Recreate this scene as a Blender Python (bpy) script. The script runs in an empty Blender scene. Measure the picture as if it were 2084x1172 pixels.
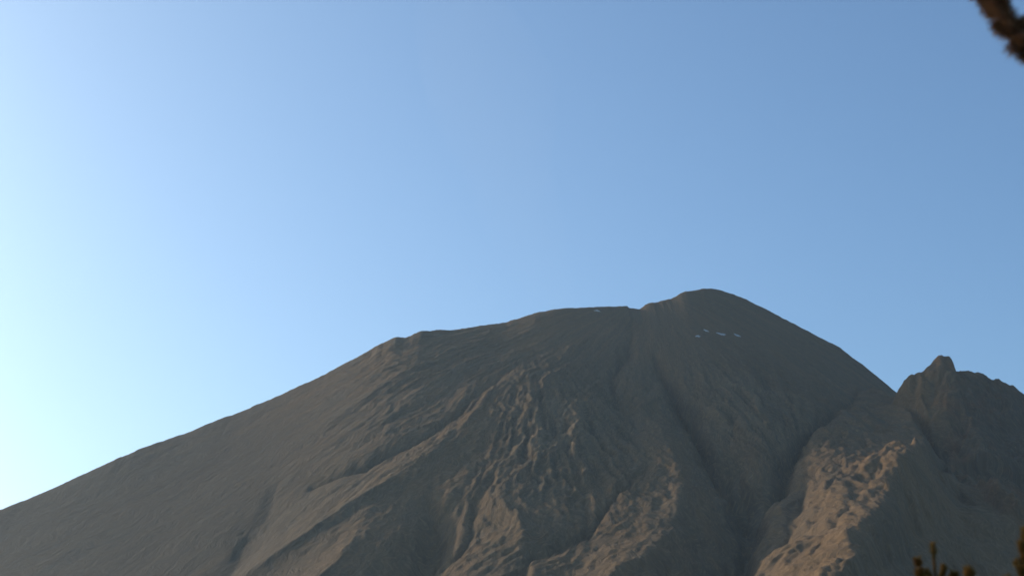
import bpy, math, random
import numpy as np
from mathutils import Vector, Matrix

sc = bpy.context.scene
col = sc.collection
R = math.radians

# ------------------------------------------------------------------ camera
W0, H0 = 2084.0, 1172.0
HFOV, PITCH, EYE = 36.0, 16.5, 1.7
cd = bpy.data.cameras.new('camera')
cam = bpy.data.objects.new('camera', cd)
col.objects.link(cam)
cam.location = (0, 0, EYE)
cam.rotation_euler = (R(90 + PITCH), 0, 0)
cd.sensor_width = 36
cd.lens = 18 / math.tan(R(HFOV / 2))
cd.clip_start, cd.clip_end = 0.1, 120000
cd.dof.use_dof = True
cd.dof.focus_distance = 100
cd.dof.aperture_fstop = 1.25
sc.camera = cam

# ------------------------------------------------------------------ sky, sun, exposure
SUN_AZ, SUN_EL = -54.0, 19.0          # degrees; azimuth negative = left of the view
world = bpy.data.worlds.new('World')
sc.world = world
world.use_nodes = True
wn = world.node_tree
sky = wn.nodes.new('ShaderNodeTexSky')
sky.sky_type = 'NISHITA'
sky.sun_disc = False
sky.sun_elevation = R(SUN_EL)
sky.sun_rotation = R(SUN_AZ)
sky.altitude = 1500
sky.air_density = 1.0
sky.dust_density = 6.8
sky.ozone_density = 3.0
wb = wn.nodes.new('ShaderNodeVectorMath')      # the camera's white balance on the sky
wb.operation = 'MULTIPLY'
wb.inputs[1].default_value = (0.84, 1.0, 1.04)
wn.links.new(sky.outputs[0], wb.inputs[0])
wn.links.new(wb.outputs[0], wn.nodes['Background'].inputs[0])
wn.nodes['Background'].inputs[1].default_value = 0.15
sl = bpy.data.lights.new('sun', 'SUN')
sl.energy = 2.0
sl.angle = R(1.5)
sl.color = (1.0, 0.88, 0.73)
sun = bpy.data.objects.new('sun', sl)
col.objects.link(sun)
sd = Vector((math.sin(R(SUN_AZ)) * math.cos(R(SUN_EL)), math.cos(R(SUN_AZ)) * math.cos(R(SUN_EL)), math.sin(R(SUN_EL))))
sun.rotation_euler = sd.to_track_quat('Z', 'Y').to_euler()
sc.view_settings.view_transform = 'Standard'
sc.view_settings.look = 'None'
sc.view_settings.exposure = 0.22
sc.view_settings.gamma = 1

# ------------------------------------------------------------------ helpers
FPX = W0 / 2 / math.tan(R(HFOV / 2))
CT, ST = math.cos(R(PITCH)), math.sin(R(PITCH))


def ray(u, v):
    x = (u - W0 / 2) / FPX
    y = -(v - H0 / 2) / FPX
    return x, CT - y * ST, ST + y * CT


def at(u, v, Y):
    x, a, b = ray(u, v)
    s = Y / a
    return (x * s, Y, EYE + b * s)


def tag(o, label=None, cat=None, group=None, kind=None):
    if label: o['label'] = label
    if cat: o['category'] = cat
    if group: o['group'] = group
    if kind: o['kind'] = kind
    return o


def mesh_obj(name, verts, faces, mat, parent=None, smooth=False):
    me = bpy.data.meshes.new(name)
    me.from_pydata([tuple(map(float, v)) for v in verts], [], faces)
    if mat: me.materials.append(mat)
    if smooth:
        me.polygons.foreach_set('use_smooth', [True] * len(me.polygons))
    o = bpy.data.objects.new(name, me)
    col.objects.link(o)
    if parent: o.parent = parent
    return o


class NB:
    """tiny node-tree writer"""
    def __init__(self, name):
        self.m = bpy.data.materials.new(name)
        self.m.use_nodes = True
        self.t = self.m.node_tree
        self.b = self.t.nodes['Principled BSDF']
        self.b.inputs['Specular IOR Level'].default_value = 0.15
        self.b.inputs['Roughness'].default_value = 0.95

    def n(self, kind, **kw):
        nd = self.t.nodes.new(kind)
        for k, v in kw.items():
            if k.startswith('i_'):
                nd.inputs[int(k[2:])].default_value = v
            else:
                setattr(nd, k, v)
        return nd

    def l(self, a, b):
        self.t.links.new(a, b)

    def math(self, op, a, b=None):
        nd = self.n('ShaderNodeMath', operation=op)
        for i, s in enumerate((a, b)):
            if s is None: continue
            if isinstance(s, (int, float)): nd.inputs[i].default_value = s
            else: self.l(s, nd.inputs[i])
        return nd.outputs[0]

    def noise(self, vec, scale, detail=4, rough=0.55, lac=2.0):
        nd = self.n('ShaderNodeTexNoise')
        nd.inputs['Scale'].default_value = scale
        nd.inputs['Detail'].default_value = detail
        nd.inputs['Roughness'].default_value = rough
        nd.inputs['Lacunarity'].default_value = lac
        if vec is not None: self.l(vec, nd.inputs['Vector'])
        return nd.outputs['Fac']

    def ramp(self, fac, pts):
        nd = self.n('ShaderNodeValToRGB')
        el = nd.color_ramp.elements
        while len(el) < len(pts): el.new(0.5)
        for e, (p, c) in zip(el, pts):
            e.position = p
            e.color = (c, c, c, 1) if isinstance(c, float) else tuple(c) + (1,)
        self.l(fac, nd.inputs[0])
        return nd.outputs[0]

    def mix(self, fac, a, b, blend='MIX'):
        nd = self.n('ShaderNodeMix', data_type='RGBA', blend_type=blend)
        for s, k in ((fac, 0), (a, 6), (b, 7)):
            if isinstance(s, (int, float)): nd.inputs[k].default_value = s
            elif isinstance(s, tuple): nd.inputs[k].default_value = s + (1,)
            else: self.l(s, nd.inputs[k])
        return nd.outputs[2]


# ------------------------------------------------------------------ noise in numpy
rs = np.random.RandomState(7)
TAB = rs.rand(512, 512).astype(np.float64) * 2 - 1


def vnoise(x, y, seed=0):
    x = x + seed * 37.31
    y = y + seed * 17.77
    xi = np.floor(x).astype(np.int64)
    yi = np.floor(y).astype(np.int64)
    fx, fy = x - xi, y - yi
    fx = fx * fx * fx * (fx * (fx * 6 - 15) + 10)
    fy = fy * fy * fy * (fy * (fy * 6 - 15) + 10)
    g = lambda a, b: TAB[a & 511, b & 511]
    a = g(xi, yi) * (1 - fx) + g(xi + 1, yi) * fx
    b = g(xi, yi + 1) * (1 - fx) + g(xi + 1, yi + 1) * fx
    return a * (1 - fy) + b * fy


def fbm(x, y, oct=4, seed=0, gain=0.5):
    s, a = 0, 1
    for i in range(oct):
        s = s + a * vnoise(x * 2 ** i, y * 2 ** i, seed + i * 3)
        a *= gain
    return s


def ridged(x, y, oct=3, seed=0, gain=0.5):
    s, a = 0, 1
    for i in range(oct):
        s = s + a * (1 - 2 * np.abs(vnoise(x * 2 ** i, y * 2 ** i, seed + i * 3)))
        a *= gain
    return s


def sstep(a, b, x):
    t = np.clip((x - a) / (b - a), 0, 1)
    return t * t * (3 - 2 * t)


# ------------------------------------------------------------------ mountain
DX = 6.0
xs = np.arange(-4300, 3700 + DX, DX)
ys = np.arange(2300, 8600 + DX, DX)
X, Y = np.meshgrid(xs, ys)          # rows = Y

# crest of the cone: pixel, distance
SKY = [(-1400, 1560, 5900), (-600, 1275, 6050), (-250, 1135, 6120), (0, 1037, 6180), (70, 1010, 6190), (150, 975, 6200),
       (230, 937, 6210), (290, 912, 6220), (380, 881, 6230), (420, 864, 6235), (500, 834, 6240),
       (580, 800, 6245), (660, 762, 6250), (740, 720, 6255), (770, 702, 6257), (808, 685, 6260), (824, 687, 6262),
       (855, 674, 6270), (930, 672, 6290), (1030, 657, 6320), (1095, 635, 6350), (1165, 626, 6370), (1276, 624, 6420),
       (1281, 627, 6422), (1300, 628, 6430), (1318, 619, 6440), (1365, 610, 6460), (1385, 598, 6470), (1410, 591, 6480), (1440, 588, 6490),
       (1470, 591, 6490), (1520, 610, 6480), (1560, 630, 6470), (1600, 652, 6460), (1660, 683, 6440),
       (1710, 709, 6420), (1760, 747, 6400), (1820, 796, 6370), (1900, 850, 6340), (2100, 985, 6280), (2500, 1200, 6150), (3300, 1500, 6000)]
P = np.array([at(*p) for p in SKY])
o_ = np.argsort(P[:, 0])
P = P[o_]
Zc = np.interp(X[0], P[:, 0], P[:, 2]) + 2.2 * fbm(X[0] / 45, X[0] * 0, 4, 90, 0.65) * (1 + 1.2 * np.exp(-((X[0] - 600) / 220) ** 2))
Yc = np.interp(X[0], P[:, 0], P[:, 1])


def smooth1(a, w):
    k = int(3 * w / DX)
    g = np.exp(-0.5 * (np.arange(-k, k + 1) * DX / w) ** 2)
    g /= g.sum()
    return np.convolve(np.pad(a, k, mode='edge'), g, mode='valid')


Zs = smooth1(Zc, 170)
Yc = smooth1(Yc, 60)
d = Yc[None, :] - Y                 # >0 in front of the crest
w = np.exp(-np.abs(d) / 160.0)
Zx = Zc[None, :] * w + Zs[None, :] * (1 - w)
df = np.maximum(d, 0)
# concave volcano profile: steep high up, easing towards the foot
front = 0.72 * df - 0.000052 * df ** 2
front = np.where(df > 3400, 0.72 * 3400 - 0.000052 * 3400 ** 2 + 0.30 * (df - 3400), front)
back = np.maximum(-d, 0)
# round the crest a little so it is not a knife edge
rnd = np.sqrt(d ** 2 + 22.0 ** 2) - 22.0
Z = Zx - np.where(d > 0, front * (rnd / np.maximum(np.abs(d), 1e-3)), 0.62 * rnd)
BASE = Z.copy()
CX, CY = at(1330, 640, 6480)[0], 6560.0          # radiating point of the gullies


def bil(F, x, y):
    i = np.clip((y - ys[0]) / DX, 0, len(ys) - 2)
    j = np.clip((x - xs[0]) / DX, 0, len(xs) - 2)
    i0, j0 = int(i), int(j)
    a, b = i - i0, j - j0
    return (F[i0, j0] * (1 - a) * (1 - b) + F[i0 + 1, j0] * a * (1 - b) + F[i0, j0 + 1] * (1 - a) * b + F[i0 + 1, j0 + 1] * a * b)


def hit(F, u, v, start=2400.0, end=8000.0):
    """distance along +Y where the ray of a photo pixel meets the slope"""
    x, a, b = ray(u, v)
    y = start
    prev = y
    while y < end:
        s = y / a
        if bil(F, x * s, y) > EYE + b * s:
            lo, hi = prev, y
            for _ in range(12):
                m = (lo + hi) / 2
                s = m / a
                if bil(F, x * s, m) > EYE + b * s: hi = m
                else: lo = m
            return hi
        prev = y
        y += 20
    return 6200.0


def dist_poly(pts, pad):
    """per-vertex distance to a polyline with per-point values; signed side (+ = right of travel)"""
    pts = np.array(pts, float)
    x0, x1 = pts[:, 0].min() - pad, pts[:, 0].max() + pad
    y0, y1 = pts[:, 1].min() - pad, pts[:, 1].max() + pad
    jj = np.where((xs >= x0) & (xs <= x1))[0]
    ii = np.where((ys >= y0) & (ys <= y1))[0]
    if len(jj) == 0 or len(ii) == 0: return None
    sl_ = (slice(ii[0], ii[-1] + 1), slice(jj[0], jj[-1] + 1))
    x, y = X[sl_], Y[sl_]
    # wobble so that no feature is ruler straight
    xw = x + 17 * fbm(x / 80, y / 230, 4, 21, 0.6)
    yw = y
    best = np.full(x.shape, 1e9)
    side = np.zeros(x.shape)
    vals = [np.zeros(x.shape) for _ in range(pts.shape[1] - 2)]
    for k in range(len(pts) - 1):
        p, q = pts[k], pts[k + 1]
        vx, vy = q[0] - p[0], q[1] - p[1]
        L2 = vx * vx + vy * vy + 1e-9
        t = np.clip(((xw - p[0]) * vx + (yw - p[1]) * vy) / L2, 0, 1)
        ex, ey = xw - (p[0] + t * vx), yw - (p[1] + t * vy)
        dd = np.sqrt(ex * ex + ey * ey)
        m = dd < best
        best = np.where(m, dd, best)
        cr = vx * ey - vy * ex
        side = np.where(m, -np.sign(cr), side)
        for c in range(len(vals)):
            vals[c] = np.where(m, p[2 + c] * (1 - t) + q[2 + c] * t, vals[c])
    return sl_, best, side, vals


REF = BASE


def feature(pix, mode, slope_l=0.5, slope_r=0.5, k=10.0):
    """ridge or gully traced down the slope.
    pix: (u, v, height_or_depth, width); travel is downhill"""
    global Z
    pts = []
    for (u, v, h, wd) in pix:
        y = hit(REF + (0.58 * h if mode != 'gully' else -0.45 * h), u, v)
        px, py, pz = at(u, v, y)
        pts.append((px, py, h, wd))
    r = dist_poly(pts, 4 * max(p[3] for p in pix))
    if r is None: return
    sl_, dd, side, (h, wd) = r
    wl = wd * np.where(side > 0, slope_r, slope_l)
    if mode == 'ridge':
        Z[sl_] += 0.62 * h * np.exp(-np.sqrt((dd / wl) ** 2 + 0.008) * 1.15)
    elif mode == 'tent':
        t_ = np.clip(1 - np.sqrt((dd / (2.2 * wl)) ** 2 + 0.002), 0, 1)
        Z[sl_] += 0.72 * h * t_ * (0.6 + 0.4 * t_)
    else:
        Z[sl_] -= 0.95 * h * np.exp(-np.sqrt((dd / wl) ** 2 + 0.02))


# ---- ridges (seen with the light on their left flank); slope_l/r = width factor left/right when walking downhill (left = east = +x)
RD = 'ridge'
# long rib falling from the crater rim past the rocky apron to the lower left
feature([(1050, 765, 6, 60), (960, 850, 26, 75), (860, 930, 38, 80), (760, 995, 44, 90), (640, 1070, 60, 100), (520, 1150, 55, 110), (430, 1215, 45, 110)], RD, .55, 1.4)
# upper rib above it
feature([(1000, 665, 6, 60), (930, 745, 10, 80), (840, 815, 14, 90), (740, 880, 12, 90), (620, 940, 8, 90), (480, 985, 4, 90)], RD, .55, 1.3)
feature([(1090, 650, 4, 80), (1060, 690, 9, 90), (1040, 730, 9, 90), (1060, 775, 8, 80)], RD, .6, 1.2)
# apron of rock
feature([(1070, 765, 34, 70), (1090, 850, 42, 120), (1100, 930, 40, 150), (1060, 1010, 22, 130)], RD, 1, 1)
feature([(1120, 770, 26, 40), (1165, 830, 38, 50), (1190, 900, 36, 60), (1160, 960, 16, 60)], RD, .6, 1.2)
# middle rib between apron and the big ravine
feature([(1310, 780, 10, 60), (1320, 840, 26, 70), (1350, 900, 60, 80), (1390, 970, 72, 90), (1380, 1040, 80, 100), (1320, 1110, 100, 110), (1230, 1190, 90, 120), (1140, 1290, 60, 120)], RD, .6, 1.3)
feature([(1000, 1010, 10, 60), (1060, 1060, 40, 70), (1090, 1120, 44, 80), (1080, 1200, 36, 80)], RD, .7, 1.2)
feature([(760, 1030, 10, 60), (720, 1100, 40, 80), (660, 1170, 50, 90), (600, 1260, 50, 90)], RD, .6, 1.3)
# spur under the crag: bright on the left, dark on the right
feature([(1828, 812, 160, 90), (1866, 850, 220, 150), (1882, 905, 250, 180), (1862, 968, 260, 195), (1812, 1030, 255, 195), (1772, 1100, 240, 195), (1705, 1180, 240, 190), (1600, 1290, 180, 190)], 'tent', .28, 1.0)
feature([(1965, 840, 60, 110), (1990, 930, 170, 140), (2040, 1050, 190, 190), (2120, 1200, 170, 200)], 'gully')
# lower secondary spur running down right of it
# ---- gullies
GU = 'gully'
feature([(1010, 780, 10, 26), (930, 850, 30, 34), (840, 915, 42, 42), (740, 960, 36, 48), (640, 990, 22, 50)], GU)
feature([(910, 800, 4, 30), (800, 860, 9, 34), (680, 910, 7, 40), (560, 950, 6, 50)], GU)
feature([(560, 990, 10, 60), (540, 1060, 34, 170), (500, 1130, 46, 190), (430, 1200, 50, 190)], GU)
feature([(860, 1010, 10, 60), (885, 1065, 90, 100), (880, 1130, 140, 120), (840, 1200, 140, 130)], GU)
feature([(960, 1020, 16, 24), (975, 1075, 26, 30), (940, 1120, 30, 40)], GU)
feature([(1180, 1030, 14, 30), (1190, 1090, 40, 40), (1120, 1140, 50, 46), (1050, 1200, 50, 60)], GU)
feature([(1310, 965, 10, 14), (1270, 1010, 26, 18), (1215, 1075, 34, 26), (1150, 1130, 34, 30)], GU)
# head of the great ravine
feature([(1285, 660, 12, 40), (1275, 720, 38, 50), (1240, 780, 46, 60), (1280, 850, 38, 50), (1290, 900, 20, 50)], GU)
feature([(1330, 720, 10, 40), (1370, 800, 80, 70), (1410, 880, 130, 90), (1450, 950, 155, 105), (1500, 1020, 180, 130), (1520, 1100, 190, 150), (1490, 1180, 180, 160), (1420, 1280, 120, 140)], GU)
feature([(1780, 800, 14, 26), (1700, 850, 40, 36), (1650, 900, 70, 46), (1600, 960, 100, 70), (1570, 1020, 110, 90)], GU)
feature([(1480, 860, 20, 40), (1500, 930, 36, 50), (1520, 980, 40, 60)], GU)
feature([(1640, 1000, 20, 50), (1620, 1070, 50, 60), (1590, 1150, 50, 70)], GU)
# ---- radial gullying that follows the fall line of the cone
ang = np.arctan2(X - CX, CY - Y)
rad = np.hypot(X - CX, Y - CY)
wob = 0.05 * fbm(X / 420, Y / 420, 3, 3)
ang2 = ang + wob
XR, YR = ang2 * 2000, rad
calm = sstep(-250, -1000, X)        # left flank is smoother
env = sstep(350, 1300, rad) * (1 - 0.88 * calm)
Z += env * 5 * ridged(ang2 * 9, rad / 1500, 2, 5)
Z += env * 2.5 * ridged(ang2 * 26, rad / 800, 2, 9)
rz = sstep(-0.15, 0.45, fbm(XR / 260, YR / 600, 3, 81)) * env * (1 - calm)
Z += rz * 4.5 * ridged(XR / 42, YR / 130, 4, 83, 0.62)
Z += (1 - calm) * env * 1.6 * ridged(X / 19, Y / 40, 2, 87, 0.7)
# rock ribs of the apron and of the face under the summit: close, deep furrows
rock_apron = np.exp(-(((X - at(1130, 900, 5400)[0]) / 360) ** 2 + ((Y - hit(BASE, 1110, 915)) / 680) ** 2) ** 1.5)
fx0, fy0 = at(1560, 830, hit(BASE, 1560, 830))[:2]
rock_face = np.exp(-(((X - fx0) / 280) ** 2 + ((Y - fy0) / 560) ** 2) ** 1.5)
ax_, ay_ = at(1075, 700, hit(BASE, 1075, 740))[:2]
ay_ += 420
fan = np.arctan2(X - ax_, ay_ - Y) + 0.010 * fbm(X / 90, Y / 90, 2, 40)
fur1 = ridged(fan * 48, Y / 330, 3, 12, 0.6)
Z += rock_apron * 6.5 * fur1
bx_, by_ = at(1660, 1000, hit(BASE, 1660, 1000))[:2]
fan2 = np.arctan2(X - bx_, Y - by_) + 0.012 * fbm(X / 90, Y / 90, 2, 44)
fur2 = ridged(fan2 * 24, Y / 330, 3, 15, 0.6)
Z += rock_face * 4.5 * fur2
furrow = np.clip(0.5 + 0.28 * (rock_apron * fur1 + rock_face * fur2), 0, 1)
Z += (0.08 + 0.92 * env) * (1 + 0.9 * calm) * 5.0 * fbm(XR / (85 + 60 * calm), YR / (260 + 260 * calm), 5, 17, 0.5)
Z += 1.5 * (1 - 0.6 * calm) * ridged(XR / 24, YR / 75, 2, 19) * (0.4 + env)

# keep the traced skyline: remove what the detail added along the crest itself
corr = np.empty(len(xs))
for j in range(len(xs)):
    i = int(np.clip((Yc[j] - ys[0]) / DX, 0, len(ys) - 1))
    corr[j] = BASE[i, j] - Z[i, j]
corr = smooth1(corr, 8)
Z += corr[None, :] * np.exp(-(np.abs(d) / 150) ** 2) + 0.0

# ---- the crag on the right: a steep rock wall of its own, nearer than the cone
CR = [(1800, 860, 0), (1822, 805, 0), (1833, 786, 0), (1846, 769, 0), (1862, 760, 0), (1876, 756, 0), (1886, 748, 0), (1897, 738, 0), (1906, 727, 0),
      (1914, 723, 0), (1928, 722, 0), (1935, 725, 0), (1938, 738, 0), (1940, 754, 0), (1944, 757, 0), (1958, 757, 0), (1975, 755, 0), (1992, 759, 0), (2004, 762, 0),
      (2010, 770, 0), (2018, 773, 0), (2032, 773, 0), (2040, 780, 0), (2050, 784, 0), (2064, 788, 0), (2076, 798, 0), (2090, 808, 0), (2140, 830, 0), (2230, 850, 0), (2330, 900, 0), (2450, 1010, 0), (2600, 1150, 0)]
YC0 = hit(Z, 1838, 815) - 120
K = np.array([at(u, v, YC0 + (u - 1838) * 0.16) for u, v, _ in CR])
Zk = np.interp(xs, K[:, 0], K[:, 2], left=-500, right=-500) + 4.0 * fbm(xs / 40, xs * 0, 5, 95, 0.8)
Yk = np.interp(xs, K[:, 0], K[:, 1])
Zks = np.where(Zk > 0, smooth1(np.maximum(Zk, 300), 45), -500)
dk = Yk[None, :] - Y + 14 * fbm(X / 60, Y / 90, 3, 61) * np.clip(np.abs(Yk[None, :] - Y) / 40, 0, 1)
wk = np.exp(-np.abs(dk) / 55)
Zkk = Zk[None, :] * wk + Zks[None, :] * (1 - wk)
flute = ridged(X / 55 + 0.4 * fbm(X / 80, Y / 80, 2, 71), Y / 500, 3, 73)
blocky = 13 * ridged(X / 60, Y / 60, 4, 77, 0.6)
cliff = Zkk + blocky * np.clip(np.abs(dk) / 70, 0, 1) - np.where(dk > 0, 1.25 * np.sqrt(dk ** 2 + 64) - 10 - 0.00042 * np.minimum(dk, 900) ** 2, 1.3 * np.abs(dk)) + 9 * flute * np.clip(np.abs(dk) / 60, 0, 1)
cliff = np.where(Zk[None, :] > 0, cliff, -500)
kk = 12.0
hh = np.clip(0.5 + 0.5 * (cliff - Z) / kk, 0, 1)
cragm = sstep(-5, 15, cliff - Z)
Z = Z * (1 - hh) + cliff * hh + kk * hh * (1 - hh) * (np.abs(cliff - Z) < kk)

REF = Z.copy()
feature([(1858, 775, 12, 30), (1850, 812, 34, 46), (1866, 858, 36, 60), (1880, 905, 16, 60)], RD, .9, 1.2)
REF = Z.copy()
feature([(1845, 905, 6, 12), (1790, 960, 10, 18), (1725, 1040, 11, 20), (1650, 1130, 9, 22)], GU)
feature([(1795, 850, 5, 12), (1745, 915, 10, 16), (1690, 1000, 12, 20), (1645, 1080, 9, 22)], GU)
feature([(1835, 985, 6, 12), (1785, 1050, 10, 16), (1725, 1130, 10, 20)], GU)
feature([(1820, 940, 4, 8), (1806, 958, 18, 12), (1790, 975, 6, 10)], GU)
feature([(1770, 890, 10, 14), (1720, 950, 14, 18), (1670, 1030, 12, 20)], RD, .8, 1.2)
Z += 3.0 * ridged(XR / 26, YR / 90, 4, 131, 0.65) * np.exp(-(((X - at(1775, 960, 5000)[0]) / 260) ** 2)) * sstep(0.2, 1.0, env)
# ---- below the crag: a talus spur running down to the right, gullies either side
REF = Z.copy()
feature([(1888, 938, 10, 50), (1930, 955, 160, 110), (1990, 1000, 260, 150), (2084, 1058, 330, 190), (2220, 1150, 320, 210)], 'tent', .35, 1.3)
feature([(1880, 1060, 16, 40), (1900, 1090, 34, 45), (1930, 1130, 40, 60), (1960, 1190, 40, 80)], RD, .6, 1.2)
feature([(1905, 900, 14, 40), (1960, 950, 30, 50), (2040, 1000, 36, 60), (2150, 1080, 40, 70)], GU)
feature([(1862, 1010, 26, 36), (1870, 1060, 44, 44), (1840, 1110, 44, 50), (1790, 1170, 44, 60)], GU)
feature([(1905, 1030, 16, 30), (1945, 1075, 30, 40), (1990, 1140, 24, 50)], GU)

# foot of the mountain eases into the plain; outer borders sink below it
foot = sstep(2300, 2900, Y)
Z = Z * foot + (-30) * (1 - foot)
edge = np.minimum.reduce([sstep(-4300, -4000, X), sstep(3700, 3400, X), sstep(8600, 8200, Y)])
Z = np.where(edge < 1, Z * edge - 30 * (1 - edge), Z)
Z = np.maximum(Z, -30)

ny, nx = Z.shape
co = np.empty((ny * nx, 3), np.float32)
co[:, 0] = X.ravel(); co[:, 1] = Y.ravel(); co[:, 2] = Z.ravel()
idx = np.arange(ny * nx).reshape(ny, nx)
q = np.stack([idx[:-1, :-1], idx[:-1, 1:], idx[1:, 1:], idx[1:, :-1]], -1).reshape(-1, 4)
me = bpy.data.meshes.new('mountain')
me.vertices.add(ny * nx)
me.vertices.foreach_set('co', co.ravel())
me.loops.add(q.size)
me.loops.foreach_set('vertex_index', q.ravel().astype(np.int32))
me.polygons.add(len(q))
me.polygons.foreach_set('loop_start', np.arange(0, q.size, 4, dtype=np.int32))
me.polygons.foreach_set('use_smooth', np.ones(len(q), bool))
me.update(calc_edges=True)
for nm, arr in (('rock', np.clip(rock_apron + rock_face, 0, 1)), ('crag', cragm), ('furrow', furrow), ('ash_dimmed', calm)):
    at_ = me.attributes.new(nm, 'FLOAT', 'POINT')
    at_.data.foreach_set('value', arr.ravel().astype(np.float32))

# mineral colour of the ground, ochre and reddish fields, plus painted sunlight on the talus
och_sun = np.zeros(X.shape)
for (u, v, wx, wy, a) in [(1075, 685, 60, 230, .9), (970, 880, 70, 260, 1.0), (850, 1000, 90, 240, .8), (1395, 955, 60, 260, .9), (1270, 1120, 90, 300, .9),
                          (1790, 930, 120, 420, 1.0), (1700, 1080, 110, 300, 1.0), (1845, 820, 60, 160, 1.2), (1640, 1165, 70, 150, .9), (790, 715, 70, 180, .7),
                          (1560, 730, 130, 260, .45), (2030, 1110, 150, 420, 1.2), (1910, 745, 40, 60, .7), (600, 800, 150, 200, .5), (1240, 990, 60, 200, .5)]:  # far-right talus entry paints the warm sunlight its shaded slope lacks
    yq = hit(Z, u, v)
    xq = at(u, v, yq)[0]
    och_sun += a * np.exp(-0.5 * (((X - xq + 25 * fbm(X / 70, Y / 200, 3, 55)) / wx) ** 2 + ((Y - yq) / wy) ** 2))
och_sun = np.clip(och_sun, 0, 1.2)
aa = me.attributes.new('ochre_sun', 'FLOAT', 'POINT')
aa.data.foreach_set('value', och_sun.ravel().astype(np.float32))

# ---- mountain material: volcanic ash, scree streaks along the fall line, bare rock
b = NB('volcanic_scree')
geo = b.n('ShaderNodeNewGeometry')
pos = geo.outputs['Position']
sep = b.n('ShaderNodeSeparateXYZ'); b.l(pos, sep.inputs[0])
xx = b.math('SUBTRACT', sep.outputs[0], float(CX))
yy = b.math('SUBTRACT', float(CY), sep.outputs[1])
an = b.math('ARCTAN2', xx, yy)
rr = b.math('SQRT', b.math('ADD', b.math('MULTIPLY', xx, xx), b.math('MULTIPLY', yy, yy)))
warp = b.noise(pos, 1 / 240, 3)
an2 = b.math('ADD', an, b.math('MULTIPLY', b.math('SUBTRACT', warp, 0.5), 0.12))
cmb = b.n('ShaderNodeCombineXYZ')
b.l(b.math('MULTIPLY', an2, 30.0), cmb.inputs[0])
b.l(b.math('MULTIPLY', rr, 1 / 420.0), cmb.inputs[1])
near = b.ramp(b.math('MULTIPLY', rr, 1 / 2500.0), [(0.12, 0.0), (0.48, 1.0)])
streak = b.math('ADD', 0.5, b.math('MULTIPLY', b.math('SUBTRACT', b.noise(cmb.outputs[0], 1.0, 6, 0.68), 0.5), near))
cm2 = b.n('ShaderNodeCombineXYZ')
b.l(b.math('MULTIPLY', an2, 2000.0), cm2.inputs[0])
b.l(b.math('MULTIPLY', rr, 0.3), cm2.inputs[1])
pst = cm2.outputs[0]
big = b.noise(pos, 1 / 700, 3, 0.5)
mid = b.noise(pst, 1 / 90, 5, 0.6)
fine = b.math('ADD', 0.5, b.math('MULTIPLY', b.math('SUBTRACT', b.noise(pst, 1 / 18, 4, 0.65), 0.5), b.math('ADD', 0.25, b.math('MULTIPLY', near, 0.75))))
c = b.mix(b.ramp(big, [(0.38, 0.0), (0.62, 1.0)]), (0.1797, 0.1112, 0.0546), (0.2177, 0.1220, 0.0546))
c = b.mix(b.ramp(streak, [(0.36, 0.0), (0.66, 1.0)]), c, (0.1417, 0.0969, 0.0546))
c = b.mix(b.ramp(mid, [(0.48, 0.0), (0.72, 0.55)]), c, (0.2594, 0.1434, 0.0606))
ash_dimmed = b.n('ShaderNodeAttribute', attribute_name='ash_dimmed')
c = b.mix(b.math('MULTIPLY', ash_dimmed.outputs['Fac'], b.ramp(streak, [(0.30, 0.95), (0.70, 0.45)])), c, (0.0798, 0.0614, 0.0410))  # left flank ash, darkened in colour because the sun lands too bright there
ra = b.n('ShaderNodeAttribute', attribute_name='rock')
cg = b.n('ShaderNodeAttribute', attribute_name='crag')
fu = b.n('ShaderNodeAttribute', attribute_name='furrow')
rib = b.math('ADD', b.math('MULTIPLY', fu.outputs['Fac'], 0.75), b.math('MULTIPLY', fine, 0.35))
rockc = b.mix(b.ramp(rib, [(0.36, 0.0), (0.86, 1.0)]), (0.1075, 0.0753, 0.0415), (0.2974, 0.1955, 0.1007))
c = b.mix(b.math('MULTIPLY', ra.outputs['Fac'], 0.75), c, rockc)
# steep faces are bare darker rock
sn = b.n('ShaderNodeSeparateXYZ'); b.l(geo.outputs['Normal'], sn.inputs[0])
steep = b.ramp(sn.outputs[2], [(0.50, 1.0), (0.70, 0.0)])
c = b.mix(b.math('MULTIPLY', steep, 0.6), c, (0.1202, 0.0780, 0.0439))
red = b.noise(pos, 1 / 90, 3, 0.5)
c = b.mix(b.math('MULTIPLY', cg.outputs['Fac'], b.ramp(red, [(0.5, 0.0), (0.7, 0.7)])), c, (0.2656, 0.1121, 0.0463))
b.l(c, b.b.inputs['Base Color'])
oa = b.n('ShaderNodeAttribute', attribute_name='ochre_sun')
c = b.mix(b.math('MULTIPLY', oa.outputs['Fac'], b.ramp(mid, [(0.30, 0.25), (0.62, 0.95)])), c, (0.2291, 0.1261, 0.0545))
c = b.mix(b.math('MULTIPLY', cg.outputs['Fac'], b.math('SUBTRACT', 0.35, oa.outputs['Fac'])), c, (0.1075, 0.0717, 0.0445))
grit = b.noise(pst, 1 / 7, 5, 0.75)
roughpart = b.math('ADD', b.math('SUBTRACT', 0.75, b.math('MULTIPLY', ash_dimmed.outputs['Fac'], 0.5)), b.math('MULTIPLY', ra.outputs['Fac'], 0.3))
c = b.mix(b.math('MULTIPLY', roughpart, b.ramp(grit, [(0.50, 0.0), (0.70, 0.6)])), c, (0.3795, 0.2422, 0.1244))
c = b.mix(b.math('MULTIPLY', roughpart, b.ramp(grit, [(0.30, 0.6), (0.46, 0.0)])), c, (0.0695, 0.0475, 0.0296))
b.l(c, b.b.inputs['Base Color'])
bp = b.n('ShaderNodeBump'); bp.inputs['Strength'].default_value = 1.0; bp.inputs['Distance'].default_value = 8.0
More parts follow.
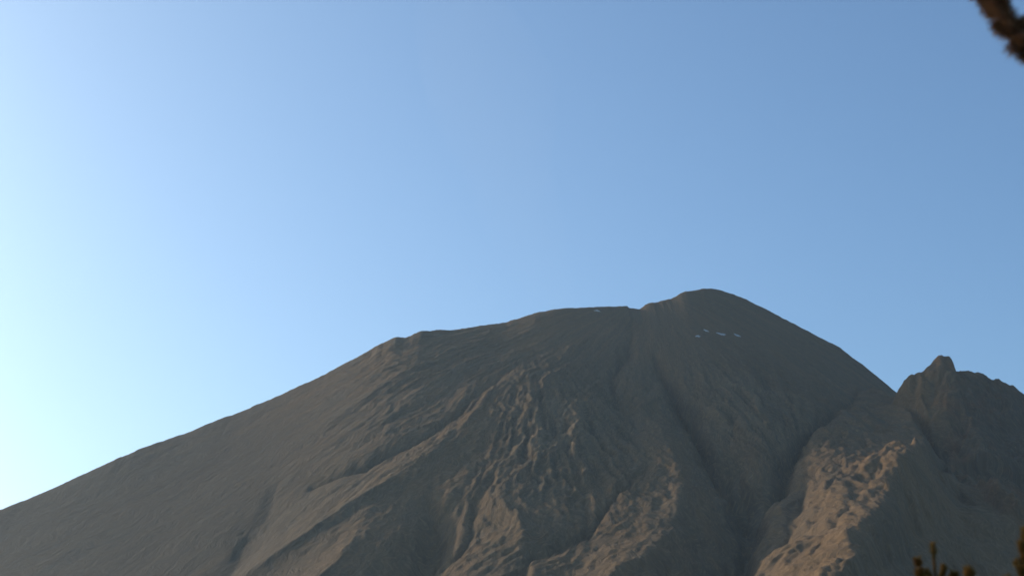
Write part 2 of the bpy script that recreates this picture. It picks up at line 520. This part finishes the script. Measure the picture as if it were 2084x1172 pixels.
hsum = b.math('ADD', b.math('ADD', b.math('MULTIPLY', fine, 0.9), b.math('MULTIPLY', streak, 0.7)), b.math('MULTIPLY', grit, b.math('ADD', 0.3, b.math('MULTIPLY', ra.outputs['Fac'], 0.9))))
b.l(hsum, bp.inputs['Height']); b.l(bp.outputs[0], b.b.inputs['Normal'])
me.materials.append(b.m)
mt = bpy.data.objects.new('mountain', me)
col.objects.link(mt)
tag(mt, kind='structure')

# ------------------------------------------------------------------ ground to the horizon
g = NB('dry_grass')
gp = g.n('ShaderNodeNewGeometry').outputs['Position']
gc = g.mix(g.ramp(g.noise(gp, 0.15, 5), [(0.35, 0.0), (0.65, 1.0)]), (0.07, 0.062, 0.035), (0.13, 0.105, 0.06))
gc = g.mix(g.ramp(g.noise(gp, 0.004, 4), [(0.4, 0.0), (0.6, 1.0)]), gc, (0.045, 0.05, 0.025))
g.l(gc, g.b.inputs['Base Color'])
gb = g.n('ShaderNodeBump'); gb.inputs['Distance'].default_value = 0.1
g.l(g.noise(gp, 6, 5), gb.inputs['Height']); g.l(gb.outputs[0], g.b.inputs['Normal'])
S = 60000
gx = [-S, -4000, -500, -60, -20, 0, 20, 60, 500, 4000, S]
gv, gf = [], []
for yy_ in gx:
    for xx_ in gx:
        gv.append((xx_, yy_, 0))
n = len(gx)
for i in range(n - 1):
    for j in range(n - 1):
        gf.append((i * n + j, i * n + j + 1, (i + 1) * n + j + 1, (i + 1) * n + j))
tag(mesh_obj('ground', gv, gf, g.m), kind='structure')

# ------------------------------------------------------------------ haze: the air between the camera and the mountain
hz = bpy.data.materials.new('haze')
hz.use_nodes = True
hz.node_tree.nodes.remove(hz.node_tree.nodes['Principled BSDF'])
pv = hz.node_tree.nodes.new('ShaderNodeVolumePrincipled')
pv.inputs['Color'].default_value = (0.70, 0.87, 1.0, 1)
pv.inputs['Density'].default_value = 0.000014
pv.inputs['Anisotropy'].default_value = 0.45
hz.node_tree.links.new(pv.outputs[0], hz.node_tree.nodes['Material Output'].inputs['Volume'])
HS, HB, HT = 60500, -40, 2200
hv = [(x, y, z) for z in (HB, HT) for (x, y) in ((-HS, -HS), (HS, -HS), (HS, HS), (-HS, HS))]
hf = [(0, 3, 2, 1), (4, 5, 6, 7), (0, 1, 5, 4), (1, 2, 6, 5), (2, 3, 7, 6), (3, 0, 4, 7)]
tag(mesh_obj('haze', hv, hf, hz), kind='stuff')

# ------------------------------------------------------------------ thin vapour drifting up from the crater
gm = bpy.data.materials.new('vapour')
gm.use_nodes = True
gm.node_tree.nodes.remove(gm.node_tree.nodes['Principled BSDF'])
gvn = gm.node_tree.nodes.new('ShaderNodeVolumePrincipled')
gvn.inputs['Color'].default_value = (1, 1, 1, 1)
gvn.inputs['Density'].default_value = 0.00006
gvn.inputs['Anisotropy'].default_value = 0.2
gm.node_tree.links.new(gvn.outputs[0], gm.node_tree.nodes['Material Output'].inputs['Volume'])
vv, vf = [], []
path = [(1150, 660, 70), (1120, 590, 110), (1085, 510, 160), (1050, 420, 210), (1025, 330, 260), (1000, 240, 290), (980, 150, 290), (955, 60, 260), (925, -30, 200), (900, -100, 90)]
SG = 20
for i_, (u, v, r_) in enumerate(path):
    cx, cy, cz = at(u, v, 6950)
    for k_ in range(SG):
        a_ = 2 * math.pi * k_ / SG
        q_ = r_ * (1 + 0.16 * math.sin(2 * a_ + i_ * 1.3) + 0.1 * math.sin(3 * a_ - i_ * 0.8))
        vv.append((cx + q_ * math.cos(a_), cy + q_ * math.sin(a_), cz))
for i_ in range(len(path) - 1):
    for k_ in range(SG):
        m_ = (k_ + 1) % SG
        vf.append((i_ * SG + k_, i_ * SG + m_, (i_ + 1) * SG + m_, (i_ + 1) * SG + k_))
vf.append(tuple(range(SG))[::-1])
vf.append(tuple(range((len(path) - 1) * SG, len(path) * SG)))
tag(mesh_obj('vapour', vv, vf, gm), 'faint pale vapour rising into the sky above the crater left of the summit', 'vapour', kind='stuff')

# ------------------------------------------------------------------ snow patches below the summit
sm = NB('old_snow')
sp = sm.n('ShaderNodeNewGeometry').outputs['Position']
sm.l(sm.mix(sm.noise(sp, 0.2, 3), (0.36, 0.34, 0.32), (0.60, 0.57, 0.53)), sm.b.inputs['Base Color'])


def snow(u, v, wpx, hpx, tilt, label, seed):
    rnd_ = random.Random(seed)
    yc = hit(Z, u, v)
    cx, cy, cz = at(u, v, yc)
    mpp = yc / FPX
    wv, hv = wpx * mpp / 2, hpx * mpp / 2 * 2.4
    vs, fs = [], []
    rings, segs = 4, 22
    ph = [rnd_.uniform(0, 6.28) for _ in range(4)]
    for r_ in range(rings + 1):
        for s_ in range(segs):
            a = 2 * math.pi * s_ / segs
            k = r_ / rings * (1 + 0.28 * math.sin(2 * a + ph[0]) + 0.2 * math.sin(3 * a + ph[1]) + 0.12 * math.sin(5 * a + ph[2]))
            x = wv * k * math.cos(a)
            y = hv * k * math.sin(a) - tilt * x
            vs.append((cx + x, cy + y, bil(Z, cx + x, cy + y) + (3.0 * (1 - (r_ / rings) ** 2) - 0.6)))
    for r_ in range(rings):
        for s_ in range(segs):
            a, b_ = r_ * segs + s_, r_ * segs + (s_ + 1) % segs
            fs.append((a, a + segs, b_ + segs, b_))
    tag(mesh_obj('snow_patch', vs, fs, sm.m, smooth=True), label, 'snow patch', 'snow patches below the summit')


snow(1468, 680, 17, 5, 0.5, 'brightest white snow patch in the middle of the row below the summit', 1)
snow(1500, 682, 14, 5, 0.8, 'white snow patch at the right end of the row below the summit', 2)
snow(1420, 684, 9, 5, 0.1, 'faint grey snow patch at the left end of the row, lowest of them', 3)
snow(1437, 673, 9, 4, 0.9, 'small faint snow patch highest in the row below the summit', 4)
snow(1215, 632, 16, 3, 0.2, 'thin pinkish snow streak just under the crater rim left of the summit', 5)

# ------------------------------------------------------------------ pines
pb = NB('pine_needles')
pp = pb.n('ShaderNodeNewGeometry').outputs['Position']
pc = pb.mix(pb.ramp(pb.noise(pp, 5.0, 3), [(0.35, 0.0), (0.65, 1.0)]), (0.30, 0.20, 0.12), (0.48, 0.31, 0.19))
pb.l(pc, pb.b.inputs['Base Color'])
pb.b.inputs['Roughness'].default_value = 0.6


def translucent(nb, colour, amount):
    tr_ = nb.n('ShaderNodeBsdfTranslucent')
    nb.l(colour, tr_.inputs[0])
    mx = nb.n('ShaderNodeMixShader')
    mx.inputs[0].default_value = amount
    nb.l(nb.b.outputs[0], mx.inputs[1])
    nb.l(tr_.outputs[0], mx.inputs[2])
    nb.l(mx.outputs[0], nb.t.nodes['Material Output'].inputs['Surface'])


translucent(pb, pc, 0.5)
tb = NB('pine_needles_young')
tp = tb.n('ShaderNodeNewGeometry').outputs['Position']
tc = tb.mix(tb.ramp(tb.noise(tp, 6.0, 3), [(0.35, 0.0), (0.65, 1.0)]), (0.30, 0.20, 0.05), (0.42, 0.22, 0.06))
tb.l(tc, tb.b.inputs['Base Color'])
translucent(tb, tc, 0.4)
bk = NB('pine_bark')
bpn = bk.n('ShaderNodeNewGeometry').outputs['Position']
bk.l(bk.mix(bk.noise(bpn, 9.0, 5), (0.05, 0.032, 0.02), (0.17, 0.115, 0.075)), bk.b.inputs['Base Color'])
bb = bk.n('ShaderNodeBump'); bb.inputs['Distance'].default_value = 0.02
bk.l(bk.noise(bpn, 22, 4), bb.inputs['Height']); bk.l(bb.outputs[0], bk.b.inputs['Normal'])


def tube(vs, fs, pts, radii, seg=7):
    base = len(vs)
    for i, p in enumerate(pts):
        t = (pts[min(i + 1, len(pts) - 1)] - pts[max(i - 1, 0)]).normalized()
        a = t.cross(Vector((0.31, 0.17, 0.93)))
        if a.length < 0.1: a = t.cross(Vector((1, 0, 0)))
        a.normalize()
        c_ = t.cross(a)
        for s_ in range(seg):
            an_ = 2 * math.pi * s_ / seg
            vs.append(p + radii[i] * (math.cos(an_) * a + math.sin(an_) * c_))
    for i in range(len(pts) - 1):
        for s_ in range(seg):
            k, m = base + i * seg + s_, base + i * seg + (s_ + 1) % seg
            fs.append((k, m, m + seg, k + seg))
    vs.append(pts[-1] + (pts[-1] - pts[-2]).normalized() * radii[-1])
    e = len(vs) - 1
    k = base + (len(pts) - 1) * seg
    for s_ in range(seg):
        fs.append((k + s_, k + (s_ + 1) % seg, e))


def needle(vs, fs, p, dirv, ln, wd, droop):
    a = dirv.cross(Vector((0.2, 0.3, 1)))
    if a.length < 0.05: a = Vector((1, 0, 0))
    a.normalize()
    c_ = dirv.cross(a).normalized()
    k = len(vs)
    mid_ = p + dirv * ln * 0.55
    tip = p + dirv * ln + Vector((0, 0, -droop * ln))
    for o in (a, -0.5 * a + 0.87 * c_, -0.5 * a - 0.87 * c_):
        vs.append(p + o * wd * 0.6)
    for o in (a, -0.5 * a + 0.87 * c_, -0.5 * a - 0.87 * c_):
        vs.append(mid_ + o * wd)
    vs.append(tip)
    for i in range(3):
        j = (i + 1) % 3
        fs.append((k + i, k + j, k + 3 + j, k + 3 + i))
        fs.append((k + 3 + i, k + 3 + j, k + 6))


def shoot(rn, nv, nf, p0, p1, length, dens, wd=0.0028, fwd=0.7, droop=0.08):
    ax = (p1 - p0)
    L = ax.length
    ax.normalize()
    a = ax.orthogonal().normalized()
    c_ = ax.cross(a)
    for _ in range(max(4, int(L * dens))):
        t = rn.random()
        an_ = rn.uniform(0, 6.283)
        f = rn.uniform(fwd - 0.35, fwd + 0.35)
        dv = (math.cos(an_) * a + math.sin(an_) * c_ + ax * f).normalized()
        needle(nv, nf, p0 + ax * L * t, dv, length * rn.uniform(0.7, 1.1), wd, droop)


def pine(name_label, base, height, r0, seed, nbr, zlo, reach, lean, custom=None, young=False, nl=0.09, tuft_only=False, top_tuft=True):
    rn = random.Random(seed)
    root = bpy.data.objects.new('pine_tree', None)
    root.location = base
    root.empty_display_size = 0.5
    col.objects.link(root)
    tag(root, name_label, 'tree', 'pine trees at the right edge of the view')
    tv, tf = [], []
    pts = [Vector((lean[0] * t * t, lean[1] * t * t, height * t)) + Vector((rn.uniform(-.02, .02), rn.uniform(-.02, .02), 0)) * (1 if 0 < t < 1 else 0) for t in [i / 10 for i in range(11)]]
    rad_ = [max(r0 * (1 - 0.93 * i / 10), 0.006) for i in range(11)]
    rad_[0] *= 1.35
    tube(tv, tf, pts, rad_, 10)
    mesh_obj('trunk', tv, tf, bk.m, root, smooth=True)
    nv, nf = [], []

    def tr(z):
        t = max(0, min(1, z / height)) * 10
        i = min(int(t), 9)
        return pts[i].lerp(pts[i + 1], t - i)

    def branch(ctrl, rb, nlen, dens, twigs, twl):
        bv, bf = [], []
        n_ = len(ctrl)
        tube(bv, bf, ctrl, [max(rb * (1 - 0.85 * i / (n_ - 1)), 0.004) for i in range(n_)], 6)
        for k in range(twigs):
            t = 0.25 + 0.75 * (k + rn.random()) / twigs
            i = min(int(t * (n_ - 1)), n_ - 2)
            p = ctrl[i].lerp(ctrl[i + 1], t * (n_ - 1) - i)
            ax = (ctrl[i + 1] - ctrl[i]).normalized()
            sd_ = ax.cross(Vector((0, 0, 1))).normalized() * (1 if k % 2 else -1)
            dr = (ax * rn.uniform(.5, 1.0) + sd_ * rn.uniform(.35, .9) + Vector((0, 0, rn.uniform(-.15, .5)))).normalized()
            L = twl * rn.uniform(.6, 1.15)
            q_ = p + dr * L + Vector((0, 0, 0.1 * L))
            tube(bv, bf, [p, p.lerp(q_, .5), q_], [rb * 0.3 + .002, rb * .2 + .002, .003], 5)
            s0 = p.lerp(q_, 0.55 if tuft_only else 0.2)
            shoot(rn, nv, nf, s0, q_, nlen, dens)
        s0 = ctrl[-2].lerp(ctrl[-1], .2)
        shoot(rn, nv, nf, s0, ctrl[-1], nlen, dens)
        mesh_obj('branch', bv, bf, bk.m, root, smooth=True)

    for k in range(nbr):
        z = zlo + (height * (0.87 if young else 0.97) - zlo) * (k + 0.5 * rn.random()) / nbr
        a_ = k * 2.399 + rn.uniform(-.3, .3)
        L = reach * (1 - 0.86 * (z - zlo) / (height - zlo)) * rn.uniform(.8, 1.1)
        dirv = Vector((math.cos(a_), math.sin(a_), 0))
        p = tr(z)
        ctrl = [p, p + dirv * L * .35 + Vector((0, 0, .06 * L)), p + dirv * L * .7 + Vector((0, 0, .18 * L)), p + dirv * L + Vector((0, 0, .42 * L))]
        branch(ctrl, 0.012 + 0.018 * L, nl, 700 if not young else 1800, int(5 + 6 * L), 0.22 * L + 0.08)
    if custom:
        for ctrl, rb, nlen, dens, tw, twl in custom:
            branch([Vector(c_) - Vector(base) for c_ in ctrl], rb, nlen, dens, tw, twl)
    if top_tuft:
        shoot(rn, nv, nf, pts[-1] - Vector((0, 0, .10)), pts[-1] + Vector((0, 0, .02)), nl * 0.9, 1500, fwd=.9)
        shoot(rn, nv, nf, pts[-1] - Vector((0, 0, .5)), pts[-1] - Vector((0, 0, .1)), nl * 0.5, 1700, fwd=1.0)
    mesh_obj('crown', nv, nf, tb.m if young else pb.m, root)
    return root


def A(u, v, y):
    return at(u, v, y)


# tall pine standing just outside the right edge; one bough reaches into the top right corner
BY = 12.0
px_, _, _ = A(2700, 586, BY)
cust = [
    ([A(2700, 420, BY), A(2450, 330, 11.9), A(2260, 245, 11.8), A(2120, 130, 11.7), A(2056, 62, 11.6), A(2010, -5, 11.6), A(1965, -80, 11.5)], .03, .125, 900, 100, .16),
    ([A(2700, 330, BY), A(2450, 235, 12.1), A(2290, 170, 12.1), A(2180, 140, 12.1), A(2110, 100, 12.2), A(2072, 70, 12.2)], .03, .12, 800, 50, .15),
]
pine('tall dark pine whose drooping brown-green bough fills the top right corner', (px_, BY, 0), 10.5, .17, 11, 34, 4.6, 1.9, (0.2, 0.1), cust)

# young pine whose leader and side shoots poke up at the bottom right
T1 = 16.0
bx1, _, bz1 = A(1898, 1101, T1)
c1 = [
    ([A(1895, 1235, T1), A(1882, 1200, T1), A(1870, 1158, T1)], .012, .075, 2400, 5, .10),
    ([A(1896, 1230, T1), A(1890, 1200, T1), A(1886, 1168, T1)], .012, .07, 2400, 4, .08),
    ([A(1899, 1225, T1), A(1908, 1190, T1), A(1922, 1154, T1)], .012, .05, 2400, 3, .07),
    ([A(1898, 1240, T1), A(1925, 1212, T1), A(1942, 1170, T1)], .012, .075, 2400, 4, .08),
    ([A(1898, 1260, T1), A(1945, 1228, T1), A(1974, 1164, T1)], .012, .085, 2600, 5, .10),
]
pine('young yellowish pine with a tufted leader shoot poking up at the bottom right', (bx1, T1, 0), bz1 - .04, .05, 23, 22, .6, 1.25, (0, 0), c1, young=True, nl=.07)
T2 = 14.0
bx2, _, bz2 = A(2084, 1080, T2)
c2 = [
    ([A(2100, 1225, T2), A(2090, 1195, T2), A(2076, 1155, T2)], .012, .06, 2600, 4, .08),
    ([A(2096, 1180, T2), A(2088, 1150, T2), A(2079, 1108, T2)], .012, .055, 2600, 4, .07),
]
pine('young orange-brown pine shoot cut off by the right edge, nearer than its tufted neighbour', (bx2, T2, 0), bz2, .06, 37, 22, .6, 1.1, (0, 0), c2, young=True, nl=.07)
